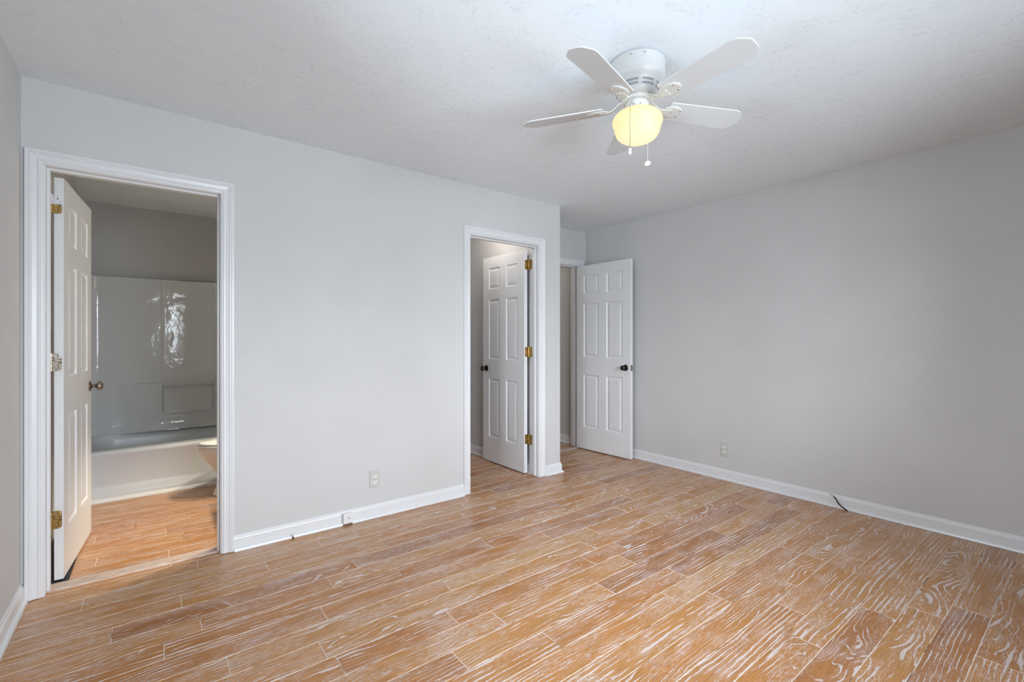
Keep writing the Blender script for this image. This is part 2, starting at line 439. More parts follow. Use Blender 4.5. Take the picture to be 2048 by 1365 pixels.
for (p0, p1, q0, q1) in ((a_ - .06, a_, z0 - .06, z1 + .06), (b_, b_ + .06, z0 - .06, z1 + .06), (a_, b_, z1, z1 + .06), (a_, b_, z0 - .06, z0)): box(bm, XL, XL + .016, p0, p1, q0, q1)
obj('window_casing', bm, M['trim'], wroot)
# bathroom, closet, hall shells
BXR = 1.04; BY1 = 5.52
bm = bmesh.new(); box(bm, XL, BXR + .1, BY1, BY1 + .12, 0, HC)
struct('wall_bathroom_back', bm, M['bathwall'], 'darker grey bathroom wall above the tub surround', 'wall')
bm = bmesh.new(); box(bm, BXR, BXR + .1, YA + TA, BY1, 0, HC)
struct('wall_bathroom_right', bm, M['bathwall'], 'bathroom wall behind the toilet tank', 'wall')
CXR = 2.728
bm = bmesh.new(); box(bm, CXR, CXR + .098, YA + TA, 4.6, 0, HC)
struct('wall_closet_right', bm, M['wall'], 'closet side wall behind the open closet door', 'wall')
bm = bmesh.new(); box(bm, BXR + .1, CXR + .098, 4.6, 4.7, 0, HC)
struct('wall_closet_back', bm, M['wall'], 'closet wall at the far end of the closet', 'wall')
HXR = 3.868
bm = bmesh.new(); box(bm, HXR, HXR + .1, YE + TA, 5.9, 0, HC)
struct('wall_hall_right', bm, M['wall'], 'narrow strip of hallway wall seen through the entry doorway', 'wall')
bm = bmesh.new(); box(bm, CXR + .098, CXR + .198, YE + TA, 5.9, 0, HC)
struct('wall_hall_left', bm, M['wall'], 'hallway wall backing the closet', 'wall')
bm = bmesh.new(); box(bm, CXR + .1, HXR + .1, 5.9, 6.0, 0, HC)
struct('wall_hall_back', bm, M['wall'], 'wall at the far end of the hallway', 'wall')

# casings, jambs, stops --------------------------------------------------------
CAS = [(0, 0), (0, .008), (.007, .009), (.010, .0125), (.017, .0125), (.021, .0095), (.036, .0125), (.040, .0165), (.045, .0165), (.047, .0140), (.050, .0175), (.0585, .0175), (.060, .0155), (.060, 0)]
def casing(bm, x0, x1, ztop, yf, sgn, wl=.060, wr=.060, wt=.060, z0=.004):
    """sgn=-1: wall face looks toward -Y"""
    loops = []
    for (u, v) in CAS:
        k = u / .060; y = yf + sgn * v
        loops.append([(x0 - k * wl, y, z0), (x0 - k * wl, y, ztop + k * wt), (x1 + k * wr, y, ztop + k * wt), (x1 + k * wr, y, z0)])
    loft(bm, loops, closed=False, cap0=False, cap1=False)
    for side in (0, 3):
        bm.faces.new([bm.verts.new(l[side]) for l in loops])
def jamb(bm, x0, x1, y0, y1, ztop, stop_y0, stop_y1):
    box(bm, x0 - JT, x0, y0, y1, 0.001, ztop + JT); box(bm, x1, x1 + JT, y0, y1, 0.001, ztop + JT); box(bm, x0, x1, y0, y1, ztop, ztop + JT)
    s = .011
    box(bm, x0, x0 + s, stop_y0, stop_y1, .008, ztop); box(bm, x1 - s, x1, stop_y0, stop_y1, .008, ztop); box(bm, x0 + s, x1 - s, stop_y0, stop_y1, ztop - s, ztop)
tn = 0
def door_trim(name, label, o, y0, y1, st, wl=.060, wr=.060, both=True):
    bm = bmesh.new(); jamb(bm, o[0], o[1], y0, y1, HEAD, *st)
    r = struct(name, bm, M['trim'], label, 'door frame', bevel=.0012)
    bm = bmesh.new(); casing(bm, o[0] - .005, o[1] + .005, HEAD + .005, y0, -1, wl, wr)
    obj('casing', bm, M['trim'], r)
    if both:
        bm = bmesh.new(); casing(bm, o[0] - .005, o[1] + .005, HEAD + .005, y1, 1, min(wl, .06), min(wr, .06))
        obj('casing', bm, M['trim'], r)
    return r
trim1 = door_trim('trim_1', 'white casing and jamb of the bathroom doorway at left', BATH, YA, YA + TA, (3.128, 3.162), wl=.063, wr=.060)
trim2 = door_trim('trim_2', 'white casing and jamb of the closet doorway in mid wall', CLO, YA, YA + TA, (3.128, 3.162), wr=.066, both=False)
trim3 = door_trim('trim_3', 'white casing and jamb of the entry doorway in the alcove', ENT, YE, YE + TA, (3.722, 3.757), wr=.078, both=False)
# thresholds
bm = bmesh.new(); loft(bm, [[(x, 3.128, .0), (x, 3.136, .007), (x, 3.212, .007), (x, 3.222, .0)] for x in (BATH[0] + .001, BATH[1] - .001)])
struct('trim_4', bm, M['threshold'], 'whitened oak threshold strip in the bathroom doorway', 'threshold')
bm = bmesh.new(); loft(bm, [[(x, 3.650, .0), (x, 3.656, .006), (x, 3.700, .006), (x, 3.708, .0)] for x in (ENT[0] + .001, ENT[1] - .001)])
struct('trim_5', bm, M['threshold'], 'pale threshold strip in the entry doorway', 'threshold')

# baseboards -------------------------------------------------------------------
BB = [(0, .001), (.026, .001), (.026, .006), (.0235, .014), (.018, .019), (.0125, .0205), (.0125, .070), (.0105, .075), (.0075, .078), (.006, .088), (.003, .091), (0, .091)]
BBN = [(0, .021)] + BB[5:]
def base_run(bm, pts, prof=BB):
    """pts: wall-foot polyline (room on the right-hand side of travel)"""
    pts = [Vector(q) for q in pts]; ns = []
    for i in range(len(pts) - 1):
        d = (pts[i + 1] - pts[i]).normalized(); ns.append(Vector((d.y, -d.x)))
    loops = []
    for i, q in enumerate(pts):
        if i == 0: off = ns[0]
        elif i == len(pts) - 1: off = ns[-1]
        else:
            m = ns[i - 1] + ns[i]; off = m / (m.dot(ns[i]))
        loops.append([(q.x + off.x * u, q.y + off.y * u, z) for (u, z) in prof])
    loft(bm, loops)
bm = bmesh.new()
base_run(bm, [(.373, YA), (.985, YA)]); base_run(bm, [(.985, YA), (1.047, YA)], BBN); base_run(bm, [(1.047, YA), (1.920, YA)])
base_run(bm, [(CLO[1] + .071, YA), (XC, YA), (XC, YE)])
struct('baseboard_back', bm, M['trim'], 'white baseboard with shoe moulding under the wall with two doorways', 'baseboard')
bm = bmesh.new(); base_run(bm, [(XR, YE), (XR, RY)])
struct('baseboard_right', bm, M['trim'], 'white baseboard running along the long right wall', 'baseboard')
bm = bmesh.new(); base_run(bm, [(XL, RY), (XL, YA)])
struct('baseboard_left', bm, M['trim'], 'white baseboard at the lower left corner of the room', 'baseboard')
bm = bmesh.new(); base_run(bm, [(CXR, 4.6), (CXR, YA + TA)]); base_run(bm, [(BXR + .1, 4.6), (CXR, 4.6)])
struct('baseboard_closet', bm, M['trim'], 'white baseboard inside the closet', 'baseboard')
bm = bmesh.new(); base_run(bm, [(HXR, 5.9), (HXR, YE + TA)])
struct('baseboard_hall', bm, M['trim'], 'white baseboard in the hallway beyond the entry doorway', 'baseboard')

# ------------------------------------------------------------------ doors
def leaf_mesh(bm, W, stile, mull, T=.035, Z0=.012, Z1=2.032):
    pw = (W - 2 * stile - mull) / 2
    cols = [0, stile, stile + pw, stile + pw + mull, W - stile, W]
    rows = [Z0, .252, .832, 1.023, 1.613, 1.714, 1.925, Z1]
    L = [(0, 0), (.0035, .0018), (.009, .0090), (.014, .0102), (.036, .0030), (.041, .0022)]
    for (yf, s) in ((0, 1), (T, -1)):
        for i in range(5):
            for j in range(7):
                x0, x1, z0, z1 = cols[i], cols[i + 1], rows[j], rows[j + 1]
                if i in (1, 3) and j in (1, 3, 5):
                    prev = None
                    for (u, d) in L:
                        q = [bm.verts.new((x, yf + s * d, z)) for (x, z) in ((x0 + u, z0 + u), (x1 - u, z0 + u), (x1 - u, z1 - u), (x0 + u, z1 - u))]
                        if prev:
                            for k in range(4): bm.faces.new((prev[k], prev[(k + 1) % 4], q[(k + 1) % 4], q[k]))
                        prev = q
                    bm.faces.new(prev)
                else:
                    bm.faces.new([bm.verts.new(v) for v in ((x0, yf, z0), (x1, yf, z0), (x1, yf, z1), (x0, yf, z1))])
    for (x, ) in ((0,), (W,)):
        bm.faces.new([bm.verts.new(v) for v in ((x, 0, Z0), (x, T, Z0), (x, T, Z1), (x, 0, Z1))])
    for z in (Z0, Z1):
        bm.faces.new([bm.verts.new(v) for v in ((0, 0, z), (W, 0, z), (W, T, z), (0, T, z))])
    bmesh.ops.remove_doubles(bm, verts=bm.verts, dist=.00005)
def knob(parent, x, y, z, s, m, length=1.0):
    """knob on the face whose outward normal is s along local Y"""
    bm = bmesh.new()
    lathe(bm, [(.001, s * .0005), (.032, s * .0005), (.0325, s * .003), (.028, s * .007), (.020, s * .009), (.001, s * .009)], (x, y, z), 'Y', 36, cap=False)
    r = obj('knob_rose', bm, m, parent, smooth=True)
    bm = bmesh.new()
    pr = [(.001, .008), (.012, .008), (.0105, .020), (.0105, .028), (.016, .033), (.0235, .038), (.0270, .045), (.0265, .053), (.0215, .060), (.013, .0635), (.001, .0645)]
    lathe(bm, [(r_, s * h * length) for r_, h in pr], (x, y, z), 'Y', 36, cap=False)
    k = obj('door_knob', bm, m, parent, smooth=True)
    return k
def door(name, label, origin, ang, mirror, W, stile, mull):
    """local X runs from the hinge edge to the free edge, local Y across the thickness"""
    bm = bmesh.new(); leaf_mesh(bm, W, stile, mull)
    o = struct(name, bm, M['door'], label, 'door')
    o.location = (origin[0], origin[1], 0); o.rotation_euler = (0, 0, ang)
    return o
def hinge_plate(bm, w, h, t, r=.014, holes=True):
    """rounded on the +x side; local plane x (0..w), z (-h/2..h/2), sticks out toward -y"""
    pts = [(0, -h / 2)]
    for i in range(7):
        t_ = -PI / 2 + (PI / 2) * i / 6; pts.append((w - r + r * math.cos(t_), -h / 2 + r + r * math.sin(t_)))
    for i in range(7):
        t_ = (PI / 2) * i / 6; pts.append((w - r + r * math.cos(t_), h / 2 - r + r * math.sin(t_)))
    pts.append((0, h / 2))
    loft(bm, [[(x, y, z) for x, z in pts] for y in (0, -t)])
def hinge(parent, x, y, z, mat, label, xdir=1, jamb=None, pin=(0, 0), holes=3):
    """x,y: local position of the plate's pin side on the door edge; plate runs toward xdir"""
    return None

def arc_axis(root, v):           # world -> local of an already placed root
    return v
def world_child(name, bm, m, root, smooth=False):
    """child mesh built in world coordinates"""
    o = obj(name, bm, m, root, smooth)
    mw = Matrix.Translation(root.location) @ Matrix.Rotation(root.rotation_euler[2], 4, 'Z')
    o.matrix_parent_inverse = mw.inverted()
    return o
HZ = [(1.895, 0), (1.105, 1), (.315, 2)]
def make_hinge(root, pinx, piny, zc, px0, px1, py, jx, jy0, jy1, jdir, mat, label):
    """door-edge plate on the plane Y=py spanning px0..px1 (rounded at px1), jamb plate on X=jx spanning jy0..jy1"""
    h = .089; t = .0022; r = .013; w = abs(px1 - px0); s = 1 if px1 > px0 else -1
    def outline(w_, r_):
        pts = [(0, -h / 2)]
        for i in range(7):
            a_ = -PI / 2 + (PI / 2) * i / 6; pts.append((w_ - r_ + r_ * math.cos(a_), -h / 2 + r_ + r_ * math.sin(a_)))
        for i in range(7):
            a_ = (PI / 2) * i / 6; pts.append((w_ - r_ + r_ * math.cos(a_), h / 2 - r_ + r_ * math.sin(a_)))
        pts.append((0, h / 2)); return pts
    bm = bmesh.new()
    loft(bm, [[(px0 + s * u, py - k, v) for u, v in outline(w, r)] for k in (-.0003, t)])
    wj = abs(jy1 - jy0)
    loft(bm, [[(jx + jdir * k, jy1 - u, v) for u, v in outline(wj, .008)] for k in (-.0003, t)])
    # knuckles: five segments
    kh = h / 5
    for i in range(5):
        z0 = -h / 2 + i * kh + .0006
        lathe(bm, [(.0005, z0), (.0062, z0), (.0068, z0 + .001), (.0068, z0 + kh - .0022), (.0062, z0 + kh - .0012), (.0005, z0 + kh - .0012)], (pinx, piny, 0), 'Z', 16, cap=False)
    lathe(bm, [(.0005, h / 2), (.0045, h / 2), (.0050, h / 2 + .003), (.0005, h / 2 + .005)], (pinx, piny, 0), 'Z', 12, cap=False)
    o = obj('hinge', bm, mat, root)
    mw = Matrix.Translation(root.location) @ Matrix.Rotation(root.rotation_euler[2], 4, 'Z')
    o.matrix_parent_inverse = mw.inverted(); o.location = (0, 0, zc)
    if label: o['label'] = label
    for (u, v) in ((w * .52, .030), (w * .76, 0), (w * .52, -.030)):
        bm = bmesh.new(); lathe(bm, [(.0005, -t - .0004), (.0030, -t - .0004), (.0038, -t + .0004), (.0005, -t + .0006)], (px0 + s * u, py, v), 'Y', 14, cap=False)
        q = obj('screw', bm, M['hole'], o)
    return o

# bathroom door: hinged on the left jamb, swung into the bathroom
sl = math.radians(4.2)
d1 = door('door_1', 'white six-panel door open into the bathroom, with worn hinges on its near edge', (-.3505, 3.236), PI / 2 - sl, 1, .690, .105, .100)
# local X -> (sin sl, cos sl); local +Y -> toward -X (the far face)
knob(d1, .690 - .058, 0, .930, -1, M['nickel'])
knob(d1, .690 - .058, .035, .930, 1, M['nickel'], .9)
for z, i in HZ:
    make_hinge(d1, -.3945, 3.2225, z, -.3885, -.3565, 3.2355, BATH[0], 3.176, 3.2155, 1, [M['brass_painted'], M['tarnished'], M['brass']][i],
               ['brass hinge with white paint on its upper half', 'tarnished silvery hinge with dark specks', 'worn yellow brass hinge'][i])
# closet door: hinged on the right jamb, swung into the closet
d2 = door('door_2', 'white six-panel door open into the closet, with three brass hinges', (2.657, 3.236), PI / 2 + math.radians(.3), 1, .655, .098, .105)
d2.location = (2.692, 3.2365, 0); d2.rotation_euler = (0, 0, PI / 2); d2.location.x = 2.657; 
# local +Y points to -X here, so shift so the leaf spans X 2.657..2.692
d2.location.x = 2.688
knob(d2, .655 - .058, .035, .930, 1, M['bronze'])
for z, i in HZ:
    make_hinge(d2, 2.6935, 3.2235, z, 2.6895, 2.6605, 3.2360, CLO[1], 3.176, 3.2155, -1, M['brass'], 'yellow brass hinge')
# entry door: hinged on the right jamb, swung into the bedroom against the right wall
ea = math.radians(2.6)
d3 = door('door_3', 'white six-panel door standing open against the right wall', (3.766, 3.664), -PI / 2 + ea, 1, .715, .098, .105)
# local X -> (sin ea, -cos ea); local +Y -> (cos ea, sin ea) = toward the right wall
knob(d3, .715 - .060, 0, .930, -1, M['bronze'])
knob(d3, .715 - .060, .035, .930, 1, M['bronze'], .82)
bm = bmesh.new(); box(bm, .7147, .7162, .006, .029, .930 - .028, .930 + .028)
lp = obj('latch_plate', bm, M['bronze'], d3); 
bm = bmesh.new(); box(bm, .7162, .7245, .011, .024, .930 - .008, .930 + .008)
obj('latch_bolt', bm, M['steel'], lp)

# ------------------------------------------------------------------ ceiling fan
FC = (1.695, 1.280)
fan = empty('ceiling_fan', (FC[0], FC[1], HC))
tag(fan, 'white five-blade ceiling fan with one lit cream glass bowl', 'ceiling fan')
def fobj(name, bm, m, parent=None, **k):
    """mesh in coordinates local to the fan centre, absolute z"""
    o = obj(name, bm, m, parent or fan, **k)
    if parent is None: o.location = (0, 0, -HC)
    return o
bm = bmesh.new()
lathe(bm, [(.0005, 2.4385), (.112, 2.4385), (.113, 2.436), (.1145, 2.4345), (.1165, 2.4345), (.1175, 2.431), (.1175, 2.372), (.1150, 2.358), (.108, 2.348), (.100, 2.340),
           (.095, 2.330), (.092, 2.322), (.090, 2.312), (.087, 2.302), (.083, 2.293), (.078, 2.286), (.070, 2.2815), (.0005, 2.2815)], n=64, cap=False)
housing = fobj('motor_housing', bm, M['fanwhite'], smooth=True)
bm = bmesh.new()
for row, (z, r) in enumerate(((2.3245, .0925), (2.3085, .0892))):
    for i in range(8):
        t0 = i * PI / 4 + .10; n = 8; t1 = (i + 1) * PI / 4 - .10
        top = []; bot = []
        for k in range(n + 1):
            t = t0 + (t1 - t0) * k / n
            top.append((math.cos(t), math.sin(t), z + .0042)); bot.append((math.cos(t), math.sin(t), z - .0042))
        for k in range(n):
            q = [top[k], top[k + 1], bot[k + 1], bot[k]]
            R_ = [r + .0022, r + .0022, r + .0010, r + .0010]
            bm.faces.new([bm.verts.new((v[0] * rr, v[1] * rr, v[2])) for v, rr in zip(q, R_)])
fobj('vent_slot', bm, M['vent'], housing).parent = housing
for t in (math.radians(205), math.radians(232)):
    bm = bmesh.new(); tube(bm, [(.117 * math.cos(t), .117 * math.sin(t), 2.418), (.1215 * math.cos(t), .1215 * math.sin(t), 2.418)], .0030, 10)
    fobj('mounting_screw', bm, M['steel'], housing)
bm = bmesh.new()
lathe(bm, [(.0005, 2.2815), (.066, 2.2815), (.068, 2.279), (.068, 2.268), (.064, 2.265), (.0005, 2.265)], n=48, cap=False)
fobj('rotor_plate', bm, M['fanwhite'], smooth=False)
bm = bmesh.new()
lathe(bm, [(.0005, 2.2655), (.047, 2.2655), (.050, 2.263), (.050, 2.236), (.053, 2.233), (.058, 2.231), (.060, 2.228), (.060, 2.222), (.0005, 2.222)], n=48, cap=False)
sw = fobj('switch_housing', bm, M['fanwhite'], smooth=False)
for t in (200, 232, 320, 80):
    bm = bmesh.new(); t = math.radians(t); tube(bm, [(.0495 * math.cos(t), .0495 * math.sin(t), 2.240), (.053 * math.cos(t), .053 * math.sin(t), 2.240)], .0022, 8)
    fobj('thumb_screw', bm, M['chain'], sw)
bm = bmesh.new()
gp = [(.050, 2.231), (.055, 2.2295), (.070, 2.224), (.090, 2.213), (.1025, 2.200), (.1080, 2.186), (.1075, 2.174), (.1020, 2.160), (.0985, 2.148), (.0955, 2.134), (.0890, 2.120), (.078, 2.108), (.062, 2.098), (.042, 2.091), (.020, 2.088), (.0005, 2.0875)]
lathe(bm, gp, n=64, cap=False)
globe = fobj('glass_bowl', bm, M['globe'], smooth=True)
globe['label'] = 'glowing cream glass bowl'
# blades + irons
BZ = 2.250
pitch = math.radians(-12)
base_ang = -94.6
def blade_outline():
    xs = [(.145, .048), (.150, .053), (.30, .0585), (.478, .0640), (.496, .0590), (.522, .034), (.528, .027)]
    tip = [(.530, .018), (.5305, 0)]
    up = [(x, y) for x, y in xs + tip]
    return up + [(x, -y) for x, y in reversed(xs + tip[:1])]
def blade_set(i):
    ang = math.radians(base_ang + 72 * i)
    bm = bmesh.new(); ol = blade_outline()
    loft(bm, [[(x, y, z) for x, y in ol] for z in (-.0028, .0028)])
    b = obj('blade', bm, M['blade'], fan, bevel=.0012)
    b.location = (0, 0, BZ - HC); b.rotation_euler = Matrix.Rotation(ang, 3, 'Z').to_4x4().__matmul__(Matrix.Rotation(pitch, 4, 'X')).to_euler()
    # iron: flat rounded plate under the blade + neck up to the rotor
    bm = bmesh.new()
    pts = []
    for k in range(28):
        t = 2 * PI * k / 28; pts.append((.178 + .047 * math.cos(t) * (1 if math.cos(t) > 0 else 1.15), .036 * math.sin(t) * (1 - .15 * math.cos(t))))
    loft(bm, [[(x * 1 + 0, y, z) for x, y in pts] for z in (-.0030, -.0065)] + [[(.178 + (x - .178) * .86, y * .86, -.0088) for x, y in pts]])
    ir = obj('blade_iron', bm, M['fanwhite'], b, smooth=False)
    bm = bmesh.new()
    nk = [(.060, 0, .0215), (.075, 0, .020), (.092, 0, .008), (.110, 0, -.004), (.130, 0, -.0085), (.165, 0, -.0085)]
    loops = []
    for (x, y, z), hw in zip(nk, (.015, .011, .009, .010, .013, .020)):
        loops.append([(x, -hw, z - .003), (x, hw, z - .003), (x, hw, z + .003), (x, -hw, z + .003)])
    loft(bm, loops)
    nk_ = obj('iron_neck', bm, M['fanwhite'], b, bevel=.0015)
    for (x, y) in ((.205, .018), (.205, -.018), (.165, 0)):
        bm = bmesh.new(); lathe(bm, [(.0005, -.0108), (.0035, -.0104), (.0042, -.0088), (.0005, -.0085)], (x, y, 0), 'Z', 12, cap=False)
        obj('screw', bm, M['steel'], b)
    return b
for i in range(5): blade_set(i)
# pull chains: (lateral, depth) offsets from the fan axis, in the direction the photograph looks
fl = math.hypot(*FC); sr, cr = FC[0] / fl, FC[1] / fl      # unit vector from the viewer's corner to the fan
def off(rgt, fw): return (rgt * cr + fw * sr, -rgt * sr + fw * cr)
def chain(pts, n, fob):
    bm = bmesh.new()
    P_ = [Vector(q) for q in pts]; seg = [(P_[i + 1] - P_[i]).length for i in range(len(P_) - 1)]; tot = sum(seg)
    for k in range(n):
        s_ = tot * k / (n - 1); i = 0
        while i < len(seg) - 1 and s_ > seg[i]: s_ -= seg[i]; i += 1
        q = P_[i].lerp(P_[i + 1], min(1, s_ / seg[i]))
        lathe(bm, [(.0002, -.0013), (.0010, -.0009), (.00135, 0), (.0010, .0009), (.0002, .0013)], q, 'Z', 6, cap=False)
    tube(bm, pts, .0004, 5)
    return bm
a0, a1 = off(-.0215, -.045), off(-.0295, -.112)
bm = chain([(a0[0], a0[1], 2.250), (a0[0] * 1.15, a0[1] * 1.15, 2.249), (a1[0], a1[1], 2.205), (a1[0], a1[1], 2.026)], 84, None)
c1 = fobj('pull_chain', bm, M['chain'])
bm = bmesh.new(); lathe(bm, [(.0008, 2.026), (.0050, 2.023), (.0062, 2.016), (.0062, 2.002), (.0048, 1.998), (.0008, 1.996)], (a1[0], a1[1], 0), 'Z', 16, cap=False)
fobj('pull_knob', bm, M['recept'], c1)
a0, a1 = off(.030, .040), off(.046, .102)
bm = chain([(a0[0], a0[1], 2.250), (a0[0] * 1.15, a0[1] * 1.15, 2.249), (a1[0], a1[1], 2.205), (a1[0], a1[1], 2.043)], 70, None)
c2 = fobj('pull_chain', bm, M['recept'])
bm = bmesh.new(); d_ = Vector((sr, cr, 0)); ctr = Vector((a1[0], a1[1], 2.030))
u_ = Vector((cr, -sr, .35)).normalized(); v_ = d_.cross(u_).normalized()
loft(bm, [[ctr + d_ * k + u_ * (rr * math.cos(2 * PI * i / 24)) * 1.25 + v_ * (rr * math.sin(2 * PI * i / 24)) for i in range(24)] for k, rr in ((-.004, .007), (-.003, .011), (.003, .011), (.004, .007))])
fobj('pull_knob', bm, M['recept'], c2)

# ------------------------------------------------------------------ outlets, jack, cables
def outlet(loc, rz):
    r = empty('wall_outlet', loc, rz)          # local +Y = away from the wall, X along the wall
    bm = bmesh.new()
    loft(bm, [[(s * x, y, s2 * z) for (s, s2) in ((1, 1), (-1, 1), (-1, -1), (1, -1))] for (x, z, y) in ((.0365, .0585, 0), (.0365, .0585, .0022), (.0345, .0565, .0048), (.0300, .0520, .0056))])
    pl = obj('cover_plate', bm, M['plate'], r)
    for zc in (.0195, -.0195):
        bm = bmesh.new(); ring = []
        for k in range(28):
            t = 2 * PI * k / 28; x = .0172 * math.cos(t); z = max(-.0138, min(.0138, .0172 * math.sin(t))); ring.append((x, z))
        loft(bm, [[(x * q, y, zc + z * q) for x, z in ring] for y, q in ((.005, 1), (.0074, 1), (.0080, .95))])
        rc = obj('receptacle', bm, M['recept'], r)
        bm = bmesh.new(); loft(bm, [[(x * q, y, zc + z * q) for x, z in ring] for y, q in ((.0055, 1.0), (.0055, 1.07), (.0061, 1.07), (.0061, 1.0))], cap0=False, cap1=False)
        obj('gap_ring', bm, M['vent'], rc)
        bm = bmesh.new()
        box(bm, -.0075, -.0052, .0078, .0083, zc - .0050, zc + .0030); box(bm, .0050, .0076, .0078, .0083, zc - .0042, zc + .0024)
        lathe(bm, [(.0003, .0083), (.0027, .0083), (.0027, .0078)], (0, 0, zc + .0085), 'Y', 14, cap=False)
        obj('slot', bm, M['hole'], rc)
    bm = bmesh.new(); lathe(bm, [(.0003, .0072), (.0022, .0070), (.0032, .0056), (.0032, .0050)], (0, 0, 0), 'Y', 14, cap=False)
    obj('cover_screw', bm, M['steel'], r)
    return r
def copy_tree(o, parent=None):
    c = o.copy(); COL.objects.link(c)
    if parent is not None:
        c.parent = parent; c.matrix_parent_inverse = o.matrix_parent_inverse.copy()
    for ch in [q for q in bpy.data.objects if q.parent == o]: copy_tree(ch, c)
    return c
o1 = outlet((1.207, YA, .263), PI)
tag(o1, 'ivory duplex outlet on the wall between the two doorways', 'outlet', 'duplex outlets low on the walls')
o2 = copy_tree(o1); o2.location = (XR, 2.049, .262); o2.rotation_euler = (0, PI, PI / 2)
o2['label'] = 'ivory duplex outlet on the right wall, fitted upside down'

r = empty('telephone_jack_box', (1.016, YA - .0135, .012), PI)
tag(r, 'small white surface jack box fixed to the baseboard below the outlet', 'phone jack')
bm = bmesh.new(); box(bm, -.034, .034, 0, .006, .001, .068); obj('back_plate', bm, M['boxwhite'], r, bevel=.001)
bm = bmesh.new(); box(bm, -.0315, .0315, .006, .026, .003, .066); cv = obj('cover', bm, M['boxwhite'], r, bevel=.003)
bm = bmesh.new(); lathe(bm, [(.0003, .0264), (.0040, .0264), (.0040, .0255)], (-.004, 0, .036), 'Y', 14, cap=False); obj('cover_screw', bm, M['hole'], r)

r = empty('coaxial_connector', (.683, 3.052, 0))
tag(r, 'tiny metal cable connector poking up at the baseboard left of the jack box', 'cable connector')
bm = bmesh.new(); tube(bm, [(0, .004, -.001), (0, .002, .008), (0, 0, .016)], .0034, 12); obj('cable', bm, M['cable'], r, smooth=False)
bm = bmesh.new(); lathe(bm, [(.0005, .014), (.0050, .014), (.0056, .016), (.0056, .024), (.0045, .026), (.0045, .031), (.0005, .031)], (0, 0, 0), 'Z', 6, cap=False)
obj('connector', bm, M['steel'], r)

r = empty('coaxial_cable', (3.898, 1.150, 0))
tag(r, 'short black cable with metal tip rising from the floor at the right baseboard', 'cable')
cp = [(0, -.012, -.001), (-.002, .004, .010), (-.007, .026, .026), (-.009, .046, .046), (-.009, .058, .069), (-.009, .073, .083)]
def crm(pts, n=6):
    P_ = [Vector(q) for q in pts]; P_ = [P_[0]] + P_ + [P_[-1]]; out = []
    for i in range(1, len(P_) - 2):
        for k in range(n):
            t = k / n; a_, b_, c_, d_ = P_[i - 1:i + 3]
            out.append(.5 * ((2 * b_) + (-a_ + c_) * t + (2 * a_ - 5 * b_ + 4 * c_ - d_) * t * t + (-a_ + 3 * b_ - 3 * c_ + d_) * t ** 3))
    out.append(P_[-2]); return out
bm = bmesh.new(); tube(bm, crm(cp), .0042, 12); obj('cable', bm, M['cable'], r, smooth=True)
bm = bmesh.new(); e0 = Vector(cp[-1]); dr = Vector((.001, .76, .56)).normalized()
tube(bm, [e0 - dr * .002, e0 + dr * .012], .0048, 6); tube(bm, [e0 + dr * .012, e0 + dr * .015, e0 + dr * .024], [.0062, .0062, .0052], 6)
obj('connector', bm, M['steel'], r)
bm = bmesh.new(); tube(bm, [e0 + dr * .024, e0 + dr * .037], .0011, 8); obj('centre_pin', bm, M['steel'], r)

# ------------------------------------------------------------------ bathroom
# tub-and-surround unit
TX0, TX1, TY0, TY1, TZ = XL + .004, BXR - .004, 4.615, 5.500, .378
root = empty('bathtub', ((TX0 + TX1) / 2, (TY0 + TY1) / 2, 0))
tag(root, 'glossy light grey one-piece tub and shower surround in the bathroom', 'bathtub')
rx, ry = root.location.x, root.location.y
bm = bmesh.new()
# apron: profile in (y,z), swept along X, kicked out near the foot
ap = [(TY0 - .004, .004), (TY0 - .004, .050), (TY0 + .002, .066), (TY0 + .016, .092), (TY0 + .020, .120), (TY0 + .014, .250), (TY0 + .006, .330), (TY0 + .000, .350), (TY0 + .001, .364), (TY0 + .008, .374), (TY0 + .020, TZ)]
loft(bm, [[(x - rx, y - ry, z) for y, z in ap] for x in (TX0, TX1)], closed=False, cap0=False, cap1=False)
# rim and basin
cx, cy = (TX0 + TX1) / 2 - rx, (TY0 + TY1) / 2 - ry + .015
hx, hy = (TX1 - TX0) / 2, (TY1 - TY0) / 2
loops = [rrect(0, 0 + .010, hx, hy - .010, .001, TZ, 10), rrect(cx, cy, hx - .060, hy - .085, .16, TZ, 10), rrect(cx, cy, hx - .068, hy - .093, .16, TZ - .006, 10), rrect(cx, cy, hx - .085, hy - .105, .16, TZ - .06, 10),
         rrect(cx, cy, hx - .12, hy - .13, .15, .14, 10), rrect(cx, cy, hx - .16, hy - .16, .14, .105, 10), rrect(cx, cy, hx - .26, hy - .24, .10, .095, 10)]
loft(bm, loops, cap0=False)
basin = obj('basin', bm, M['tub'], root, smooth=True)
m_ = basin.modifiers.new('edge', 'EDGE_SPLIT'); m_.split_angle = math.radians(50)
